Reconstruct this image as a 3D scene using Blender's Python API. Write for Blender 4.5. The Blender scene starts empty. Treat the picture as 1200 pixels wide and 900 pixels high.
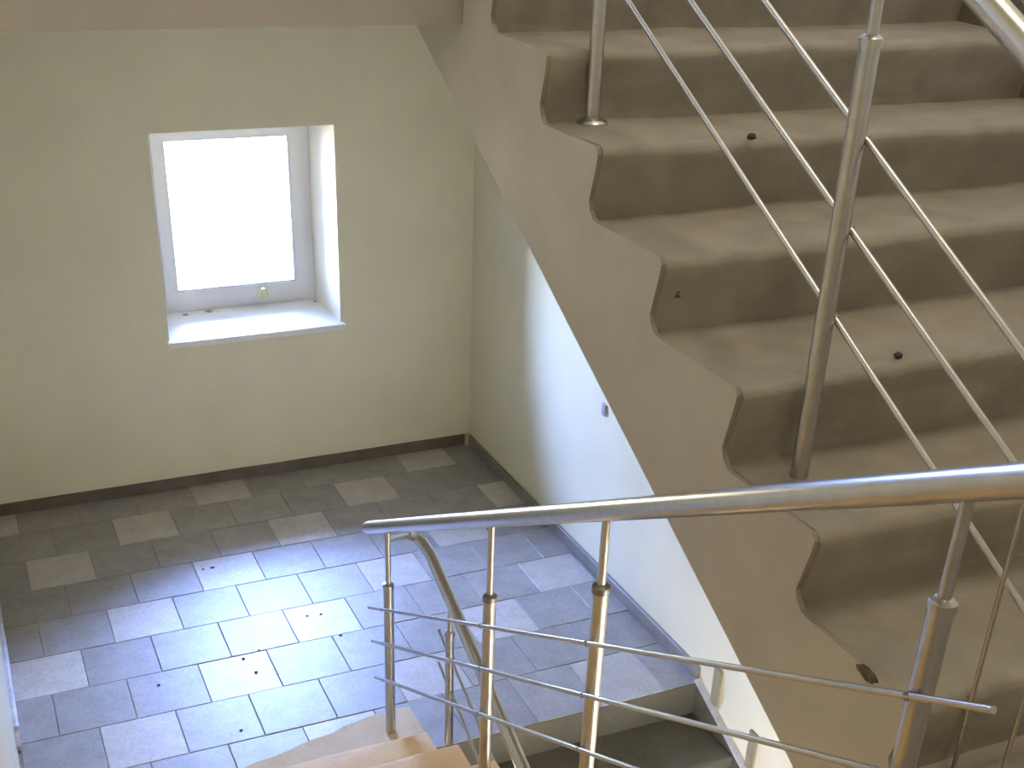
import bpy, bmesh, math, random
from mathutils import Vector, Matrix, noise as mnoise
from mathutils.geometry import tessellate_polygon
random.seed(7)
C = bpy.context.scene.collection
scene = bpy.context.scene

# ------------------------------------------------------------------ camera
cam_d = bpy.data.cameras.new('camera'); cam = bpy.data.objects.new('camera', cam_d); C.objects.link(cam)
_y, _p, _r = 0.43459, 0.50574, 0.03553
CAM = Vector((-2.612, -6.171, 3.071))
_f = Vector((math.sin(_y)*math.cos(_p), math.cos(_y)*math.cos(_p), -math.sin(_p)))
_R0 = Vector((math.cos(_y), -math.sin(_y), 0)); _U0 = _R0.cross(_f)
_R = math.cos(_r)*_R0 + math.sin(_r)*_U0; _U = -math.sin(_r)*_R0 + math.cos(_r)*_U0
cam.matrix_world = Matrix(((_R.x, _U.x, -_f.x, CAM.x), (_R.y, _U.y, -_f.y, CAM.y), (_R.z, _U.z, -_f.z, CAM.z), (0, 0, 0, 1)))
cam_d.sensor_width = 36; cam_d.lens = 1426.04/1200*36
cam_d.shift_x = (600-590.145)/1200; cam_d.shift_y = (628.25-450)/1200
cam_d.clip_start = 0.02
scene.camera = cam

# ------------------------------------------------------------------ sky, lights, exposure
world = bpy.data.worlds.new('sky'); scene.world = world; world.use_nodes = True
bg = world.node_tree.nodes['Background']
_nt = world.node_tree
_tc = _nt.nodes.new('ShaderNodeTexCoord'); _sp = _nt.nodes.new('ShaderNodeSeparateXYZ'); _nt.links.new(_tc.outputs['Generated'], _sp.inputs[0])
_mr = _nt.nodes.new('ShaderNodeMapRange'); _mr.inputs['From Min'].default_value = -1; _mr.inputs['From Max'].default_value = 1
_nt.links.new(_sp.outputs['Z'], _mr.inputs['Value'])
_cr = _nt.nodes.new('ShaderNodeValToRGB'); _nt.links.new(_mr.outputs[0], _cr.inputs[0])
_e = _cr.color_ramp.elements                       # sunlit ground, pale horizon, clear blue sky
_e[0].position = 0.47; _e[0].color = (0.18, 0.163, 0.128, 1)
_e[1].position = 0.51; _e[1].color = (0.32, 0.41, 0.56, 1)
_n = _e.new(0.62); _n.color = (0.32, 0.47, 1.0, 1)
_n = _e.new(0.85); _n.color = (0.29, 0.43, 1.0, 1)
_nt.links.new(_cr.outputs[0], bg.inputs[0]); bg.inputs[1].default_value = 150.0
def area(name, loc, rot, sx, sy, energy, col, portal=False):
    d = bpy.data.lights.new(name, 'AREA'); d.shape = 'RECTANGLE'; d.size = sx; d.size_y = sy; d.energy = energy; d.color = col
    if portal: d.cycles.is_portal = True
    o = bpy.data.objects.new(name, d); C.objects.link(o); o.location = loc; o.rotation_euler = rot
    return o
area('sky_portal', (-1.25, 0.39, 1.38), (-math.pi/2, 0, 0), 0.9, 1.05, 1, (1, 1, 1), True)
area('sky_portal', (-1.27, 0.39, 4.39), (-math.pi/2, 0, 0), 1.45, 1.0, 1, (1, 1, 1), True)
area('stair_fill_light', (-0.5, -3.9, 5.70), (0, 0, 0), 1.2, 1.2, 38, (1.0, 0.87, 0.70))  # added fill from overhead, brightens the concrete treads
area('hall_fill_light', (-2.4, -7.6, 5.70), (0, 0, 0), 1.2, 1.2, 65, (1.0, 0.88, 0.70))  # added fill behind the camera, lifts the far wall and risers
scene.view_settings.view_transform = 'Standard'; scene.view_settings.look = 'None'
scene.view_settings.gamma = 1; scene.view_settings.exposure = 0.0
scene.view_settings.use_curve_mapping = False

# ------------------------------------------------------------------ materials
def mat(name, col, rough=0.6, metal=0.0, var=0.0, scale=6.0, bump=0.0, bscale=60.0, spec=0.5, col2=None, stretch=None):
    m = bpy.data.materials.new(name); m.use_nodes = True
    nt = m.node_tree; b = nt.nodes['Principled BSDF']
    b.inputs['Base Color'].default_value = (*col, 1); b.inputs['Roughness'].default_value = rough
    b.inputs['Metallic'].default_value = metal; b.inputs['Specular IOR Level'].default_value = spec
    tc = nt.nodes.new('ShaderNodeTexCoord'); src = tc.outputs['Object']
    geo = nt.nodes.new('ShaderNodeNewGeometry'); src = geo.outputs['Position']
    if stretch:
        mp = nt.nodes.new('ShaderNodeMapping'); mp.inputs['Scale'].default_value = stretch
        nt.links.new(src, mp.inputs[0]); src = mp.outputs[0]
    if var > 0 or col2:
        n = nt.nodes.new('ShaderNodeTexNoise'); n.inputs['Scale'].default_value = scale; n.inputs['Detail'].default_value = 6
        nt.links.new(src, n.inputs['Vector'])
        r = nt.nodes.new('ShaderNodeValToRGB'); nt.links.new(n.outputs[0], r.inputs[0])
        a = col2 if col2 else tuple(c*(1-var) for c in col); z = col if col2 else tuple(min(1, c*(1+var)) for c in col)
        r.color_ramp.elements[0].position = 0.32; r.color_ramp.elements[1].position = 0.68
        r.color_ramp.elements[0].color = (*a, 1); r.color_ramp.elements[1].color = (*z, 1)
        nt.links.new(r.outputs[0], b.inputs['Base Color'])
    if bump > 0:
        n2 = nt.nodes.new('ShaderNodeTexNoise'); n2.inputs['Scale'].default_value = bscale; n2.inputs['Detail'].default_value = 5
        nt.links.new(src, n2.inputs['Vector'])
        bp = nt.nodes.new('ShaderNodeBump'); bp.inputs['Strength'].default_value = bump; bp.inputs['Distance'].default_value = 0.01
        nt.links.new(n2.outputs[0], bp.inputs['Height']); nt.links.new(bp.outputs[0], b.inputs['Normal'])
    return m
M = {}
M['wall'] = mat('cream_wall_paint', (0.78, 0.735, 0.555), 0.42, var=0.04, scale=2.2, bump=0.10, bscale=35)
M['reveal'] = mat('white_reveal_paint', (0.84, 0.80, 0.66), 0.5, var=0.03, scale=8)
M['ceiling'] = mat('ceiling_paint', (0.74, 0.70, 0.62), 0.8, var=0.03)
M['slab'] = mat('taupe_slab_paint', (0.32, 0.29, 0.25), 0.6, var=0.05, scale=4, bump=0.08, bscale=30)
M['stringer'] = mat('beige_stringer_paint', (0.43, 0.395, 0.33), 0.55, var=0.06, scale=5, bump=0.12, bscale=30)
M['concrete'] = mat('brown_concrete', (0.285, 0.255, 0.205), 0.75, scale=7, bump=0.35, bscale=38, col2=(0.215, 0.19, 0.15))
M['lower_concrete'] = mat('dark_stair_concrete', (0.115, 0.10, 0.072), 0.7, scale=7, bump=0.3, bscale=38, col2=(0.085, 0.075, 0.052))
M['tan'] = mat('tan_step_paint', (0.76, 0.50, 0.20), 0.6, scale=9, bump=0.2, bscale=50, col2=(0.64, 0.41, 0.15))
M['cement'] = mat('pale_cement', (0.66, 0.54, 0.36), 0.75, scale=9, bump=0.3, bscale=60, col2=(0.60, 0.44, 0.24))
M['grout'] = mat('grey_grout', (0.30, 0.285, 0.265), 0.9, var=0.2, scale=20)
M['skirt'] = mat('dark_brown_baseboard', (0.13, 0.105, 0.08), 0.55, var=0.15, scale=8)
M['skirt_right'] = mat('grey_brown_baseboard', (0.22, 0.20, 0.18), 0.5, var=0.15, scale=8)
M['skirt_left'] = mat('pale_grey_baseboard', (0.58, 0.57, 0.62), 0.55, var=0.2, scale=12)
M['pvc'] = mat('white_plastic', (0.80, 0.81, 0.84), 0.35, var=0.02)
M['sill'] = mat('white_sill', (0.86, 0.86, 0.84), 0.4, var=0.03, scale=10)
M['steel'] = mat('brushed_stainless_steel', (0.49, 0.475, 0.455), 0.30, metal=1.0, var=0.06, scale=40)
M['dark_steel'] = mat('dark_steel_collar', (0.22, 0.20, 0.18), 0.4, metal=0.8)
M['dirt'] = mat('dark_dirt', (0.05, 0.042, 0.035), 0.9, var=0.3, scale=80)
M['olive'] = mat('olive_brown_paint', (0.27, 0.23, 0.15), 0.6, var=0.1, scale=30)
M['hole'] = mat('broken_concrete', (0.10, 0.08, 0.055), 0.95, var=0.3, scale=60, bump=0.4)
M['latch'] = mat('pale_green_latch', (0.62, 0.68, 0.42), 0.4, var=0.05)
M['bracket'] = mat('grey_bracket', (0.34, 0.33, 0.38), 0.5, var=0.1, scale=30)
M['lamp'] = mat('fill_housing_white', (0.85, 0.83, 0.78), 0.5)  # for the housings of the added fill lights

def tile_mat(name, base, vein, rough):
    m = bpy.data.materials.new(name); m.use_nodes = True; nt = m.node_tree; b = nt.nodes['Principled BSDF']
    b.inputs['Roughness'].default_value = rough; b.inputs['Specular IOR Level'].default_value = 1.0; b.inputs['Coat Weight'].default_value = 0.3; b.inputs['Coat Roughness'].default_value = 0.45
    geo = nt.nodes.new('ShaderNodeNewGeometry'); oi = nt.nodes.new('ShaderNodeObjectInfo')
    n = nt.nodes.new('ShaderNodeTexNoise'); n.inputs['Scale'].default_value = 9; n.inputs['Detail'].default_value = 8
    nt.links.new(geo.outputs['Position'], n.inputs['Vector'])
    r = nt.nodes.new('ShaderNodeValToRGB'); r.color_ramp.elements[0].position = 0.35; r.color_ramp.elements[1].position = 0.65
    r.color_ramp.elements[0].color = (*vein, 1); r.color_ramp.elements[1].color = (*base, 1)
    nt.links.new(n.outputs[0], r.inputs[0])
    # mosaic chips
    v = nt.nodes.new('ShaderNodeTexVoronoi'); v.inputs['Scale'].default_value = 95
    nt.links.new(geo.outputs['Position'], v.inputs['Vector'])
    hsv = nt.nodes.new('ShaderNodeHueSaturation'); nt.links.new(r.outputs[0], hsv.inputs['Color'])
    mr = nt.nodes.new('ShaderNodeMapRange'); mr.inputs['To Min'].default_value = 0.90; mr.inputs['To Max'].default_value = 1.10
    nt.links.new(oi.outputs['Random'], mr.inputs['Value'])
    mm = nt.nodes.new('ShaderNodeMapRange'); mm.inputs['To Min'].default_value = 0.86; mm.inputs['To Max'].default_value = 1.12
    nt.links.new(v.outputs['Color'], mm.inputs['Value'])
    mu = nt.nodes.new('ShaderNodeMath'); mu.operation = 'MULTIPLY'
    nt.links.new(mr.outputs[0], mu.inputs[0]); nt.links.new(mm.outputs[0], mu.inputs[1]); nt.links.new(mu.outputs[0], hsv.inputs['Value'])
    nt.links.new(hsv.outputs[0], b.inputs['Base Color'])
    bp = nt.nodes.new('ShaderNodeBump'); bp.inputs['Strength'].default_value = 0.15; bp.inputs['Distance'].default_value = 0.004
    n2 = nt.nodes.new('ShaderNodeTexNoise'); n2.inputs['Scale'].default_value = 22; n2.inputs['Detail'].default_value = 4
    nt.links.new(geo.outputs['Position'], n2.inputs['Vector']); nt.links.new(n2.outputs[0], bp.inputs['Height']); nt.links.new(bp.outputs[0], b.inputs['Normal'])
    return m
M['tile'] = tile_mat('grey_mosaic_tile', (0.33, 0.31, 0.29), (0.27, 0.25, 0.23), 0.5)
M['tile_pale'] = tile_mat('pale_mosaic_tile', (0.55, 0.515, 0.47), (0.47, 0.44, 0.40), 0.5)

def glass_mat():
    m = bpy.data.materials.new('window_glass'); m.use_nodes = True; nt = m.node_tree; nt.nodes.remove(nt.nodes['Principled BSDF'])
    out = nt.nodes['Material Output']; t = nt.nodes.new('ShaderNodeBsdfTransparent'); t.inputs[0].default_value = (0.96, 0.98, 0.98, 1)
    g = nt.nodes.new('ShaderNodeBsdfGlossy'); g.inputs['Roughness'].default_value = 0.03
    fr = nt.nodes.new('ShaderNodeFresnel'); fr.inputs[0].default_value = 1.3
    mx = nt.nodes.new('ShaderNodeMixShader'); nt.links.new(fr.outputs[0], mx.inputs[0]); nt.links.new(t.outputs[0], mx.inputs[1]); nt.links.new(g.outputs[0], mx.inputs[2])
    nt.links.new(mx.outputs[0], out.inputs[0]); return m
M['glass'] = glass_mat()

# ------------------------------------------------------------------ helpers
def link(name, me, m, parent=None):
    o = bpy.data.objects.new(name, me); C.objects.link(o)
    if m is not None and len(me.materials) == 0: me.materials.append(m)
    if parent is not None: o.parent = parent; o.matrix_parent_inverse = Matrix.Translation(-Vector(parent.location))
    return o
def obj(name, bm, m, parent=None, smooth=False):
    bmesh.ops.recalc_face_normals(bm, faces=bm.faces)
    me = bpy.data.meshes.new(name); bm.to_mesh(me); bm.free()
    if smooth:
        for p in me.polygons: p.use_smooth = True
        try: me.set_sharp_from_angle(angle=math.radians(40))
        except Exception: pass
    return link(name, me, m, parent)
def add_box(bm, x0, x1, y0, y1, z0, z1, bev=0.0):
    vs = [bm.verts.new((x, y, z)) for z in (z0, z1) for y in (y0, y1) for x in (x0, x1)]
    fs = [bm.faces.new([vs[i] for i in q]) for q in ((0, 2, 3, 1), (4, 5, 7, 6), (0, 1, 5, 4), (2, 6, 7, 3), (0, 4, 6, 2), (1, 3, 7, 5))]
    if bev > 0:
        es = list({e for f in fs for e in f.edges})
        bmesh.ops.bevel(bm, geom=es, offset=bev, segments=2, profile=0.6, affect='EDGES')
def box(name, x0, x1, y0, y1, z0, z1, m, parent=None, bev=0.0):
    bm = bmesh.new(); add_box(bm, x0, x1, y0, y1, z0, z1, bev); return obj(name, bm, m, parent)
def add_prism(bm, poly, x0, x1):          # poly in (y, z), extruded along x
    a = [bm.verts.new((x0, y, z)) for y, z in poly]; b = [bm.verts.new((x1, y, z)) for y, z in poly]
    n = len(poly)
    bm.faces.new(a[::-1]); bm.faces.new(b)
    for i in range(n): bm.faces.new([a[i], a[(i+1) % n], b[(i+1) % n], b[i]])
def prism(name, poly, x0, x1, m, parent=None):
    bm = bmesh.new(); add_prism(bm, poly, x0, x1); return obj(name, bm, m, parent)
def add_tube(bm, pts, rad, seg=14, cap=True):
    pts = [Vector(p) for p in pts]; n = len(pts)
    rads = rad if isinstance(rad, (list, tuple)) else [rad]*n
    rings = []; up = None
    for i, p in enumerate(pts):
        t = ((pts[min(i+1, n-1)]-p).normalized() + (p-pts[max(i-1, 0)]).normalized()).normalized()
        if up is None:
            up = Vector((1, 0, 0)) if abs(t.x) < 0.8 else Vector((0, 0, 1))
        s = t.cross(up).normalized(); up = s.cross(t).normalized()
        rings.append([bm.verts.new(p + rads[i]*(math.cos(2*math.pi*k/seg)*s + math.sin(2*math.pi*k/seg)*up)) for k in range(seg)])
    for a, b in zip(rings, rings[1:]):
        for k in range(seg): bm.faces.new([a[k], a[(k+1) % seg], b[(k+1) % seg], b[k]])
    if cap: bm.faces.new(rings[0][::-1]); bm.faces.new(rings[-1])
def tube(name, pts, rad, m, parent=None, seg=14):
    bm = bmesh.new(); add_tube(bm, pts, rad, seg); return obj(name, bm, m, parent, smooth=True)
def thing(name, label, cat, loc, group=None):
    o = bpy.data.objects.new(name, None); C.objects.link(o); o.location = loc; o.empty_display_size = 0.1
    return tag(o, label, cat, group)
def tag(o, label, cat, group=None):
    o['label'] = label; o['category'] = cat
    if group: o['group'] = group
    return o
def struct(o, label, cat):
    o['kind'] = 'structure'; o['label'] = label; o['category'] = cat; return o

XL, XR, XU = -2.739, 0.0, 0.56         # left wall, lower right wall, upper right wall
ZF, ZL = 1.546, 3.019                  # hall floor, upper landing
YE = -2.63                             # landing edge
SOF = lambda y: 2.45+0.528*(y+2.513)   # underside of the upper flight
YH = -5.25                             # front of the hall floor

# ------------------------------------------------------------------ room shell
def wall_with_windows():
    bm = bmesh.new()
    X0, X1 = XL-0.25, XU+0.25
    bands = [(-1.9, 2.70, WIN1), (2.70, 6.0, WIN2)]
    def ring(y, rect, z0, z1):
        a, b, c, d = rect
        for x0, x1, u, v in ((X0, a, z0, z1), (b, X1, z0, z1), (a, b, z0, c), (a, b, d, z1)):
            bm.faces.new([bm.verts.new(q) for q in ((x0, y, u), (x1, y, u), (x1, y, v), (x0, y, v))])
    def tunnel(r0, y0, r1, y1):
        P = lambda r, y: [(r[0], y, r[2]), (r[1], y, r[2]), (r[1], y, r[3]), (r[0], y, r[3])]
        a, b = P(r0, y0), P(r1, y1)
        for i in range(4):
            j = (i+1) % 4
            f = bm.faces.new([bm.verts.new(q) for q in (a[i], a[j], b[j], b[i])]); f.material_index = 1
    for z0, z1, (front, back, _) in bands:
        ring(0.0, front, z0, z1); tunnel(front, 0.0, back, 0.31); tunnel(back, 0.31, back, 0.42); ring(0.42, back, z0, z1)
    # rim closing the wall's thickness
    for a, b in (((X0, -1.9), (X1, -1.9)), ((X1, -1.9), (X1, 6.0)), ((X1, 6.0), (X0, 6.0)), ((X0, 6.0), (X0, -1.9))):
        bm.faces.new([bm.verts.new(q) for q in ((a[0], 0, a[1]), (b[0], 0, b[1]), (b[0], 0.42, b[1]), (a[0], 0.42, a[1]))])
    bmesh.ops.remove_doubles(bm, verts=bm.verts, dist=1e-5)
    o = obj('wall_far', bm, M['wall']); o.data.materials.append(M['reveal'])
    return o
# (front opening x0,x1,z0,z1) (back opening) (glass)
WIN1 = ((-1.697, -0.775, 0.836, 1.883), (-1.690, -0.828, 0.885, 1.862), (-1.588, -0.932, 1.000, 1.792))
WIN2 = ((-2.00, -0.50, 3.85, 4.90), (-1.99, -0.55, 3.90, 4.88), (-1.89, -0.65, 4.00, 4.80))
struct(wall_with_windows(), 'cream painted end wall with the small deep-set window above the tiled landing', 'wall')
def rect_frame(bm, o, i, y0, y1):
    a, b, c, d = o; e, f, g, h = i
    add_box(bm, a, e, y0, y1, c, d); add_box(bm, f, b, y0, y1, c, d); add_box(bm, e, f, y0, y1, c, g); add_box(bm, e, f, y0, y1, h, d)
def window(n, W, label):
    front, back, gl = W
    mid = tuple(g+s*0.052 for g, s in zip(gl, (-1, 1, -1, 1)))
    bm = bmesh.new(); rect_frame(bm, back, mid, 0.305, 0.375); root = obj('window_%d' % n, bm, M['pvc']); struct(root, label, 'window')
    bm = bmesh.new(); rect_frame(bm, tuple(m_+s*0.006 for m_, s in zip(mid, (-1, 1, -1, 1))), gl, 0.292, 0.365); obj('window_sash', bm, M['pvc'], root)
    bm = bmesh.new(); e = 0.012; rect_frame(bm, (gl[0]-.002, gl[1]+.002, gl[2]-.002, gl[3]+.002), (gl[0]+e, gl[1]-e, gl[2]+e, gl[3]-e), 0.300, 0.318); obj('glazing_bead', bm, M['pvc'], root)
    box('pane', gl[0], gl[1], 0.335, 0.341, gl[2], gl[3], M['glass'], root)
    # sloping board from the frame out past the wall face, with a rounded front lip
    z0, z1 = front[2], back[2]
    poly = [(0.30, z1+0.006), (-0.028, z0+0.004), (-0.034, z0-0.002), (-0.034, z0-0.026), (0.0, z0-0.026), (0.30, z1-0.02)]
    bm = bmesh.new(); add_prism(bm, poly, front[0]-0.012, front[1]+0.02)
    sb = obj('window_sill', bm, M['sill'], root)
    return root
w1 = window(1, WIN1, 'small white plastic window in a deep reveal above the lower landing')
h = box('window_latch', -1.158, -1.098, 0.272, 0.300, 0.932, 0.978, M['latch'], w1, 0.006)
h['label'] = 'pale green latch'
box('latch_lever', -1.138, -1.118, 0.252, 0.274, 0.938, 0.990, M['latch'], h, 0.004)
window(2, WIN2, 'wide white window over the upper landing')

o = box('wall_left', XL-0.25, XL, YH, 0.0, -1.9, 6.0, M['wall']); struct(o, 'bright sunless left wall beside the descending tan steps, lit by the window', 'wall')
o.data; o['label'] = 'cream left wall at the bottom left edge beside the tiled landing'
# lower right wall fills the space under the upper flight
poly = [(0.0, -1.9), (0.0, 2.64), (-2.16, 2.635), (YH-0.0, SOF(YH)-0.0), (YH, -1.9)]
o = prism('wall_right', poly, XR, XU+0.0, M['wall']); struct(o, 'bright right wall of the lower landing, seen below the underside of the concrete flight', 'wall')
o = box('wall_upper', XU, XU+0.25, -9.2, 0.0, 1.3, 6.0, M['wall']); struct(o, 'cream wall along the right ends of the concrete steps', 'wall')
o = box('wall_rear', -4.4, XU+0.25, -9.4, -9.2, 1.3, 6.0, M['wall']); struct(o, 'cream wall at the back of the hall', 'wall')
o = box('wall_hall', -4.65, -4.4, -9.4, YH, 1.3, 6.0, M['wall']); struct(o, 'cream left wall of the hall', 'wall')
o = box('wall_jamb', -4.65, XL-0.25, YH, YH+0.2, -1.9, 6.0, M['wall']); struct(o, 'cream return wall of the hall beside the stair opening', 'wall')
o = box('ceiling', -4.65, XU+0.25, -9.4, 0.42, 5.8, 6.0, M['ceiling']); struct(o, 'pale ceiling over the stairwell', 'ceiling')
o = box('floor_hall', -4.65, XU, -9.4, YH, ZF-0.22, ZF, M['concrete']); struct(o, 'concrete floor of the upper hall', 'floor')
o = box('floor_hall_edge', -1.13, XU, YH, -4.86, ZF-0.24, ZF, M['concrete']); struct(o, 'concrete floor edge at the foot of the right flight', 'floor')
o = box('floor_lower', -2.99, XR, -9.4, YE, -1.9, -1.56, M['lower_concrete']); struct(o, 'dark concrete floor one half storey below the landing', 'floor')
o = box('wall_below', -2.99, XU, -9.4, YH-0.6, -1.9, ZF-0.22, M['wall']); struct(o, 'cream wall under the hall floor', 'wall')

# upper landing slab above the window wall
o = box('ceiling_landing', XL, XU, YE+0.02, 0.0, 2.652, ZL, M['slab'])
struct(o, 'taupe front edge of the upper landing slab across the top of the picture', 'ceiling')

# ------------------------------------------------------------------ lower landing floor with running-bond mosaic tiles
fl = box('floor', XL, XR, YE, 0.0, -0.22, -0.004, M['grout'])
struct(fl, 'grey and pale mosaic tile floor of the lower landing', 'floor')
SX, SY, TX, TY = 0.300, 0.293, -2.129, -0.25
_tm = {}
def tile_mesh(w, d, pale):
    key = (round(w, 3), round(d, 3), pale)
    if key in _tm: return _tm[key]
    bm = bmesh.new(); g, b_ = 0.0014, 0.0022
    lo = [bm.verts.new(q) for q in ((g, g, -0.02), (w-g, g, -0.02), (w-g, d-g, -0.02), (g, d-g, -0.02))]
    m_ = [bm.verts.new((v.co.x, v.co.y, -b_)) for v in lo]
    hi = [bm.verts.new(q) for q in ((g+b_, g+b_, 0), (w-g-b_, g+b_, 0), (w-g-b_, d-g-b_, 0), (g+b_, d-g-b_, 0))]
    for A, B in ((lo, m_), (m_, hi)):
        for i in range(4): bm.faces.new([A[i], A[(i+1) % 4], B[(i+1) % 4], B[i]])
    bm.faces.new(hi)
    me = bpy.data.meshes.new('tile'); bmesh.ops.recalc_face_normals(bm, faces=bm.faces); bm.to_mesh(me); bm.free()
    me.materials.append(M['tile_pale' if pale else 'tile']); _tm[key] = me
    return me
for v in range(1, -8, -1):
    y1 = min(TY+v*SY, -0.0); y0 = TY+(v-1)*SY
    if v == -7: y0 = YE+0.001
    off = 0.5*(v % 2)
    for k in range(-6, 12):
        u = k+off; x0 = TX+u*SX; x1 = x0+SX
        x0c, x1c = max(x0, XL), min(x1, XR)
        if x1c-x0c < 0.03: continue
        pale = abs((u-1.5*v) % 4) < 0.01
        t = link('tile', tile_mesh(x1c-x0c, y1-y0, pale), None, fl)
        t.location = (x0c, y0, random.uniform(-0.0012, 0.0012))
        t.rotation_euler = (random.uniform(-.002, .002), random.uniform(-.002, .002), 0)

# baseboards
def board(name, a, b, hgt, th, side, m, label, z=0.0):
    o = None
    bm = bmesh.new()
    n = 14
    P = []
    for i in range(n+1):
        t = i/n; p = Vector(a).lerp(Vector(b), t); j = random.uniform(-.0015, .0015)
        s = Vector(side)
        P.append([bm.verts.new(p+Vector((0, 0, z))), bm.verts.new(p+s*(th+j)+Vector((0, 0, z))), bm.verts.new(p+s*(th+j)+Vector((0, 0, z+hgt-0.004))), bm.verts.new(p+s*(th*0.6)+Vector((0, 0, z+hgt+j))), bm.verts.new(p+Vector((0, 0, z+hgt+j)))])
    for A, B in zip(P, P[1:]):
        for k in range(5): bm.faces.new([A[k], A[(k+1) % 5], B[(k+1) % 5], B[k]])
    bm.faces.new(P[0]); bm.faces.new(P[-1][::-1])
    return struct(obj(name, bm, m), label, 'baseboard')
board('baseboard_far', (XL, 0, 0), (XR-0.02, 0, 0), 0.062, 0.016, (0, -1, 0), M['skirt'], 'dark brown baseboard along the window wall')
board('baseboard_right', (XR, 0, 0), (XR, YE+0.02, 0), 0.062, 0.016, (-1, 0, 0), M['skirt_right'], 'grey baseboard along the bright right wall of the landing')
bl = board('baseboard_left', (XL, -0.0, 0), (XL, -1.98, 0), 0.070, 0.020, (1, 0, 0), M['skirt_left'], 'pale grey baseboard at the left edge with a broken end')
# splintered end of the left baseboard
bm = bmesh.new(); add_prism(bm, [(-1.97, 0.0), (-1.97, 0.055), (-2.02, 0.05), (-2.06, 0.032), (-2.03, 0.022), (-2.05, 0.004)], XL+0.001, XL+0.017)
obj('broken_end', bm, M['skirt_left'], bl)
o = box('corner_block', -0.034, -0.002, -0.034, -0.002, 0.0, 0.066, M['cement'], None, 0.003)
o.name = 'trim_1'; struct(o, 'small pale corner block where the two baseboards meet', 'trim')

# ------------------------------------------------------------------ staircases
def worn_step(name, yn, zn, yr, zr, yb, x0, x1, m, parent, d=1, rough=0.007, seed=0, nose=0.022, seg=40):
    """one cast step; yn,zn nose; yr riser foot; zr foot height; yb back of tread; d=+1 rises towards +y"""
    prof = [(yr, zr-0.03), (yr, zr+0.012), (yr-d*0.004, zr+0.03)]
    for i in range(1, 5):
        t = i/5; prof.append((yr-d*0.004+(yn-yr+d*0.004)*t, zr+0.03+(zn-nose-zr-0.03)*t))
    for i in range(0, 6):
        a = math.pi/2*i/5; prof.append((yn+d*nose*(1-math.cos(a)), zn-nose+nose*math.sin(a)))
    for i in range(1, 7):
        t = i/6; prof.append((yn+d*nose+(yb-yn-d*nose)*t, zn))
    prof += [(yb, zn-0.05)]
    bm = bmesh.new(); cols = []
    for k in range(seg+1):
        x = x0+(x1-x0)*k/seg; col = []
        for i, (y, z) in enumerate(prof):
            q = Vector((x*3.0, y*5+seed*7.3, z*5))
            a = mnoise.noise(q)*rough + mnoise.noise(q*4)*rough*0.45
            b_ = mnoise.noise(q+Vector((31, 5, 9)))*rough*0.8 + mnoise.noise(q*4.3+Vector((3, 15, 9)))*rough*0.4
            if i == len(prof)-1 or i == 0: a = b_ = 0
            col.append(bm.verts.new((x, y+a, z+b_)))
        cols.append(col)
    n = len(prof)
    for A, B in zip(cols, cols[1:]):
        for i in range(n-1): bm.faces.new([A[i], A[i+1], B[i+1], B[i]])
        bm.faces.new([A[n-1], A[0], B[0], B[n-1]])
    bm.faces.new(cols[0]); bm.faces.new(cols[-1][::-1])
    return obj(name, bm, m, parent, smooth=True)

# --- upper right flight: concrete steps rising away to the upper landing
XS = -1.15
NOSE = [(-4.845, 1.730), (-4.503, 1.914), (-4.184, 2.105), (-3.832, 2.290), (-3.494, 2.469), (-3.187, 2.653), (-2.850, 2.836)]
up = thing('concrete_staircase', 'brown concrete flight of steps with a beige painted side, rising away on the right', 'stairs', (-0.3, -4.9, ZF))
ys = [n[0] for n in NOSE]
for i, (yn, zn) in enumerate(NOSE):
    zr = ZF if i == 0 else NOSE[i-1][1]
    yb = (NOSE[i+1][0]+0.10) if i+1 < len(NOSE) else YE+0.018
    worn_step('step', yn, zn, yn+0.032, zr, yb, XS+0.012, XU-0.003, M['concrete'], up, 1, rough=0.010, seed=i, nose=0.026)
bm = bmesh.new(); add_prism(bm, [(-5.2, SOF(-5.2)+0.004), (-5.2, ZF-0.03), (-4.86, ZF-0.03), (-2.63, 2.74), (-2.62, 2.645), (-2.16, 2.645), (-2.2, SOF(-2.2)+0.004)], XS+0.012, XU-0.003)
obj('waist_slab', bm, M['slab'], up)
# painted side: stepped outline with the rounded inner corners of the paint edge
steps_out = []
for i, (yn, zn) in enumerate(NOSE):
    zr = ZF if i == 0 else NOSE[i-1][1]
    yr = yn+0.034
    steps_out.append([(yr-0.046, zr+0.001), (yr-0.024, zr+0.005), (yr-0.006, zr+0.022), (yr+0.002, zr+0.045), (yn+0.010, zn-0.040), (yn+0.006, zn-0.014), (yn+0.016, zn+0.001)])
starts = [q[0] for q in steps_out]+[(YE+0.018, 2.837)]
polys = [[(-5.22, SOF(-5.22)), (-5.22, ZF+0.001), starts[0], (starts[0][0], SOF(starts[0][0]))]]
for q, a, b in zip(steps_out, starts, starts[1:]):
    ring = [(a[0], SOF(a[0]))]+q+[b, (b[0], SOF(b[0]))]
    polys += [[ring[k] for k in t] for t in tessellate_polygon([[Vector((y, z, 0)) for y, z in ring]])]
e = starts[-1]
polys.append([(e[0], SOF(e[0])), (e[0], 2.650), (-2.135, 2.650), (-2.16, SOF(-2.16))])
bm = bmesh.new()
for x in (XS, XS+0.013):
    for q in polys: bm.faces.new([bm.verts.new((x, y, z)) for y, z in q])
rim = [(-5.22, SOF(-5.22)), (-5.22, ZF+0.001)]+[p for q in steps_out for p in q]+[e, (e[0], 2.65), (-2.135, 2.65), (-2.16, SOF(-2.16))]
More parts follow.
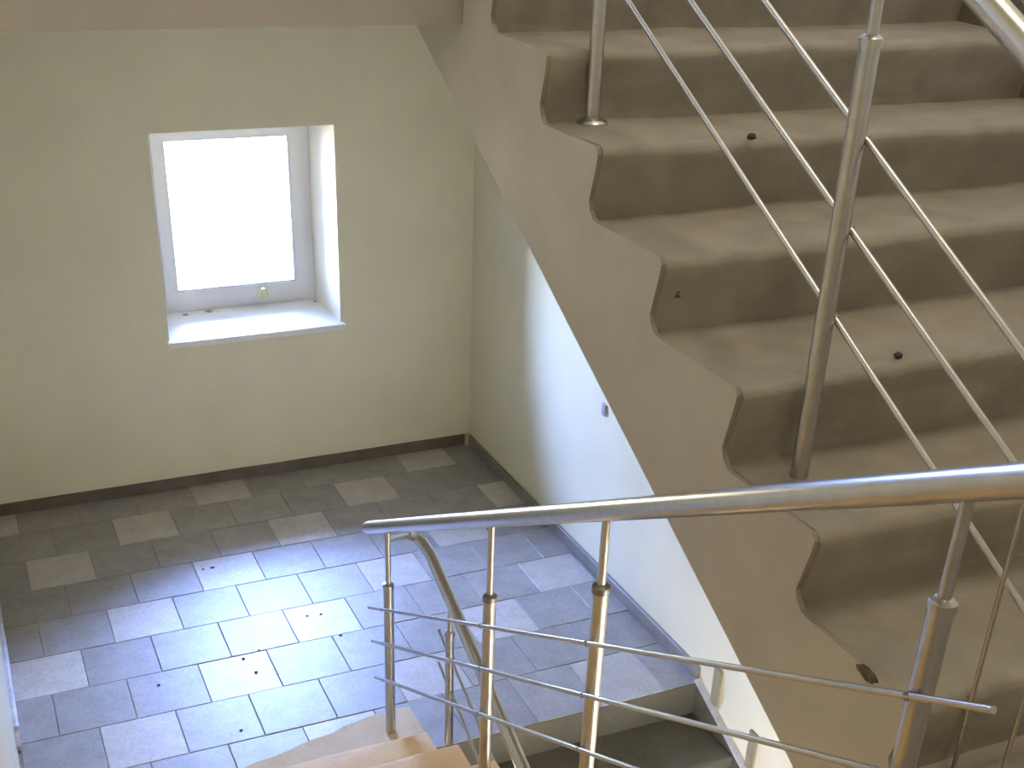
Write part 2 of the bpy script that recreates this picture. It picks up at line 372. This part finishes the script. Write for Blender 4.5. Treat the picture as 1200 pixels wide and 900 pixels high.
for (y0, z0), (y1, z1) in zip(rim, rim[1:]+rim[:1]):
    f = bm.faces.new([bm.verts.new(p) for p in ((XS, y0, z0), (XS, y1, z1), (XS+0.013, y1, z1), (XS+0.013, y0, z0))])
    f.material_index = 1 if z0 > SOF(y0)+0.06 else 0      # the paint stops at the arris
bmesh.ops.remove_doubles(bm, verts=bm.verts, dist=1e-5)
st = obj('painted_side', bm, M['stringer'], up); st['label'] = 'beige painted side'; st.data.materials.append(M['concrete'])
def chip(name, c, s, m, parent=None, n=7, flat=1.0):
    bm = bmesh.new(); bmesh.ops.create_icosphere(bm, subdivisions=2, radius=1.0)
    sd = random.random()*50
    for v in bm.verts:
        k = 1+0.45*mnoise.noise(v.co*1.6+Vector((sd, sd, 0)))
        v.co = Vector((v.co.x*s[0]*k, v.co.y*s[1]*k, v.co.z*s[2]*k)) + Vector(c)
    return obj(name, bm, m, parent)
b1 = chip('chipped_patch', (XS-0.0, -4.712, 1.722), (0.006, 0.030, 0.014), M['hole'], up); b1['label'] = 'dark broken spot'
b2 = chip('chipped_patch', (-1.092, -3.815, 2.205), (0.026, 0.005, 0.016), M['hole'], up); b2['label'] = 'dark broken spot'
b3 = chip('chipped_patch', (-0.60, -3.99+0.27, 1.917+0.0), (0.0, 0.0, 0.0), M['hole'], up); bpy.data.objects.remove(b3)

# --- left flight: tan steps climbing from the landing to the hall
lf = thing('tan_staircase', 'tan painted steps rising from the tiled landing towards the viewer at the bottom', 'stairs', (-2.0, -2.9, 0))
NR, TR, RI = 9, 0.315, ZF/9
for k in range(1, NR+1):
    yn, zn = -2.71-TR*(k-1), RI*k
    yb = yn-TR-0.10 if k < NR else YH-0.0
    worn_step('step', yn, zn, yn-0.02, zn-RI, yb, XL+0.003, -1.305, M['tan'], lf, -1, rough=0.005, seed=20+k, nose=0.016)
bm = bmesh.new(); add_prism(bm, [(-2.72, -0.02), (-2.72, -0.2), (YH, ZF-0.42), (YH, ZF-0.12), (-5.1, ZF-0.10)], XL+0.003, -1.305); obj('waist_slab', bm, M['tan'], lf)
# cement strip between tiles and first tan step
bm = bmesh.new(); pts = []
N = 26
for i in range(N+1):
    x = XL+(-1.235-XL)*i/N; t = (x+1.9)/0.5
    pts.append((x, min(-2.33, -2.455+0.11*t)+random.uniform(-.008, .008)))
top = [bm.verts.new((x, y, 0.005)) for x, y in pts]; bot = [bm.verts.new((x, -2.735, 0.005)) for x, y in pts]
tl = [bm.verts.new((x, y+0.006, -0.02)) for x, y in pts]; bo = [bm.verts.new((x, -2.735, -0.02)) for x, y in pts]
for i in range(N):
    bm.faces.new([top[i], top[i+1], bot[i+1], bot[i]]); bm.faces.new([tl[i], tl[i+1], top[i+1], top[i]]); bm.faces.new([bot[i], bot[i+1], bo[i+1], bo[i]])
cs = obj('cement_strip', bm, M['cement'], fl); cs['label'] = 'tan cement strip with a ragged edge'

# --- lower flight going down under the concrete one
dn = thing('lower_staircase', 'dark shaded steps going down from the landing under the right flight', 'stairs', (-0.6, -2.7, -0.1))
XD = -1.225
prof_y = YE
for k in range(0, 9):
    yn, zn = YE-0.315*k, -0.155*k
    # landing edge is step 0; each step further down comes towards the viewer
    if k == 0:
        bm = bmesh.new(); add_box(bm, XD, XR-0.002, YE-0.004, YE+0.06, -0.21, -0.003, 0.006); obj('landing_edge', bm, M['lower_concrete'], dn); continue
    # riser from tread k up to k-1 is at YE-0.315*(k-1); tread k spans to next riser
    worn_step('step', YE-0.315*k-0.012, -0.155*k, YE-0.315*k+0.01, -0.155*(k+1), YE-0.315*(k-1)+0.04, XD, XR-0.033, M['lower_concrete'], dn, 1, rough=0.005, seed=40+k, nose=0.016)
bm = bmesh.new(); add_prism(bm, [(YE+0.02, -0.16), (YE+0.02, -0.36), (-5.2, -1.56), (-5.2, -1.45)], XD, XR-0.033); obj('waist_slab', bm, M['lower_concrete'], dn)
# sloping skirting on the right wall and its tan riser pieces
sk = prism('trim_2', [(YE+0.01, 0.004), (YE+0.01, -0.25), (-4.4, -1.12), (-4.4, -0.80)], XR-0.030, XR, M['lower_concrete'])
prism('skirting_lit_edge', [(YE+0.01, 0.004), (YE+0.01, 0.014), (-4.4, -0.79), (-4.4, -0.80)], XR-0.032, XR-0.0005, M['skirt_left'], sk)  # light caught by the skirting's top edge, painted as a pale strip
struct(sk, 'sloping painted skirting on the right wall along the descending dark steps', 'trim')
for k, (y, z) in enumerate(((-2.745, -0.02), (-3.035, -0.145), (-3.33, -0.27))):
    q = box('skirting_piece', XR-0.012, XR, y-0.026, y+0.026, z-0.02, z+0.165, M['olive'], sk, 0.003); q['label'] = 'small upright tan piece'

# dark skirting stepping up the far ends of the concrete steps
sk3 = prism('trim_3', [(-4.9, ZF+0.06), (-4.9, ZF-0.01), (-4.83, ZF-0.01), (-2.70, 2.72), (-2.70, 2.98)], XU-0.036, XU-0.001, M['skirt'])
struct(sk3, 'dark brown sloping skirting at the right ends of the concrete steps', 'trim')

# ------------------------------------------------------------------ railings
ST = M['steel']
def post(parent, x, y, zb, zs, zt, rs=0.0195, rt=0.0105, flange=True, dark=True):
    p = tube('post', [(x, y, zb), (x, y, zs)], rs, ST, parent, 16)
    tube('collar', [(x, y, zs-0.012), (x, y, zs+0.004), (x, y, zs+0.010)], [rs+0.003, rs+0.003, rt+0.003], M['dark_steel'] if dark else ST, p, 16)
    tube('upper_pin', [(x, y, zs), (x, y, zt)], rt, ST, p, 12)
    if flange: tube('base_flange', [(x, y, zb-0.002), (x, y, zb+0.006), (x, y, zb+0.012), (x, y, zb+0.018)], [0.042, 0.042, 0.036, 0.022], ST, p, 20)
    return p
def rod(parent, a, b, r=0.0065): return tube('rail_rod', [a, b], r, ST, parent, 10)
def clip(parent, x0, x1, y, z):
    return tube('rod_clip', [(x0, y, z), (x1, y, z)], 0.0075, M['dark_steel'], parent, 8)

# left railing along the tan flight
XP = -1.36; HL = lambda y: 0.812-0.5359*(y+2.223)
lr = thing('stair_railing', 'long stainless steel railing crossing the foreground above the tan steps', 'railing', (XP, -2.47, 0))
tube('handrail', [(XP, -2.222, HL(-2.222)), (XP, -2.24, HL(-2.24)), (XP, -5.9, HL(-5.9))], [0.022, 0.025, 0.026], ST, lr, 24)
rods = [(0.544, -2.383, 0.5325, -2.30, -5.196), (0.384, -2.373, 0.5325, -2.33, -5.35), (0.264, -2.469, 0.5325, -2.36, -5.35)]
rods_z = lambda r, y: r[0]-r[2]*(y-r[1])
for r in rods:
    rod(lr, (XP-0.025, r[3], rods_z(r, r[3])), (XP-0.025, r[4], rods_z(r, r[4])))
for y, zb, zs in ((-2.466, 0.0, 0.690), (-3.392, RI*3, 1.178), (-4.032, RI*5, 1.575), (-5.040, RI*8, 2.124)):
    p = post(lr, XP, y, zb+0.004, zs, HL(y)-0.018, flange=False, dark=-4.5 < y < -2.6)
    for r in rods: clip(p, XP-0.031, XP-0.012, y, rods_z(r, y))

# right railing along the concrete flight
XQ = -1.02; HR = lambda y: 2.902+0.5315*(y+4.52)
rr = thing('stair_railing', 'stainless steel railing standing on the brown concrete steps at the upper right', 'railing', (XQ, -4.26, 1.914))
tube('handrail', [(XQ, -5.15, HR(-5.15)), (XQ, -2.75, HR(-2.75))], 0.0250, ST, rr, 24)
rrods = [(2.781, -3.303, 0.5293), (2.809, -3.59, 0.5225), (2.836, -3.878, 0.5345)]
for r in rrods:
    f_ = lambda y: r[0]+r[2]*(y-r[1])
    rod(rr, (XQ+0.025, -5.05, f_(-5.05)), (XQ+0.025, -2.9, f_(-2.9)), 0.0068)
for y, zb, zs in ((-3.205, 2.469, 3.35), (-4.262, 1.914, 2.806)):
    p = post(rr, XQ, y, zb, zs, HR(y)-0.02, 0.0195, 0.012, flange=y > -4, dark=False)
    for r in rrods: clip(p, XQ+0.012, XQ+0.032, y, r[0]+r[2]*(y-r[1]))
for y in (-4.853, -4.961):
    tube('thin_baluster', [(XQ, y, ZF), (XQ, y, HR(y)-0.02)], 0.0045, ST, rr, 8)

# railing of the descending flight with its bent link to the newel post
XK = -1.17
kr = thing('stair_railing', 'bent stainless steel railing going down beside the dark lower steps', 'railing', (XK, -2.63, 0))
path = [(-1.235, -2.33, 0.812), (-1.20, -2.315, 0.785), (-1.178, -2.345, 0.772), (XK, -2.42, 0.752)]
y = -2.42
tail = [(XK, yy, 0.752-0.415*(-2.42-yy)) for yy in (-2.6, -3.0, -3.6, -4.2)]
tube('handrail', path+tail, [0.017, 0.021, 0.0235, 0.024]+[0.024]*4, ST, kr, 18)
tube('link_bar', [(-1.36, -2.462, 0.884), (-1.30, -2.40, 0.850), (-1.235, -2.33, 0.812)], 0.012, ST, kr, 12)
for z in (0.467, 0.314):
    rod(kr, (XK+0.0, -2.50, z), (XK, -4.1, z-0.415*1.6), 0.006)
post(kr, XK, -2.615, 0.0, 0.525, 0.69, 0.017, 0.010, False, False)
post(kr, XK, -3.45, -0.155*2, 0.17, 0.33, 0.017, 0.010, False, False)

# ------------------------------------------------------------------ small things
br = box('wall_bracket', XR-0.012, XR, -1.632, -1.600, 0.835, 0.892, M['bracket'], None, 0.003)
tag(br, 'tiny grey bracket fixed to the bright right wall', 'bracket')
for x, y, s in ((-2.16, -1.811, 0.010), (-1.76, -1.868, 0.012), (-1.787, -1.748, 0.011), (-1.709, -1.708, 0.009), (-1.372, -1.526, 0.010), (-1.435, -1.517, 0.009), (-1.341, -1.728, 0.012), (-1.913, -2.236, 0.010), (-1.745, -0.93, 0.012), (-1.79, -0.93, 0.009)):
    tag(chip('dirt_crumb', (x, y, s*0.25), (s*.7, s*0.5, s*0.3), M['dirt']), 'small dark crumb of dirt lying on the landing tiles', 'dirt', 'dirt crumbs on the landing tiles')
tag(chip('dirt_crumb', (-1.56, 0.262, 0.884), (0.018, 0.012, 0.007), M['bracket']), 'leftmost grey crumb on the window sill', 'dirt')
tag(chip('dirt_crumb', (-1.43, 0.272, 0.887), (0.022, 0.010, 0.009), M['bracket']), 'larger grey crumb on the window sill, near its middle', 'dirt')
tag(chip('dirt_crumb', (-0.84, 0.262, 0.884), (0.009, 0.009, 0.007), M['bracket']), 'grey crumb at the right end of the window sill', 'dirt')
tag(chip('dirt_crumb', (-0.715, -3.50, 2.478), (0.013, 0.009, 0.009), M['dirt']), 'dark crumb on a concrete tread, behind the first sloping rod', 'dirt')
tag(chip('dirt_crumb', (-0.69, -4.14, 2.112), (0.011, 0.009, 0.008), M['dirt']), 'dark crumb on the concrete tread just above the foreground handrail', 'dirt')
tag(chip('dirt_crumb', (-1.33, -2.62, 0.012), (0.018, 0.03, 0.012), M['dirt']), 'dark lump on the cement strip beside the lowest railing post', 'dirt')
# unseen housings for the added fill lights at the top of the script
lp = thing('fill_lamp', 'added fill light in a square white housing above the concrete flight, out of view', 'lamp', (-0.5, -3.9, 5.8))
box('fill_housing', -1.15, 0.15, -4.55, -3.25, 5.72, 5.80, M['lamp'], lp, 0.01)
lp = thing('fill_lamp', 'added fill light in a square white housing in the hall behind the viewer', 'lamp', (-2.4, -7.6, 5.8))
box('fill_housing', -3.05, -1.75, -8.25, -6.95, 5.72, 5.80, M['lamp'], lp, 0.01)
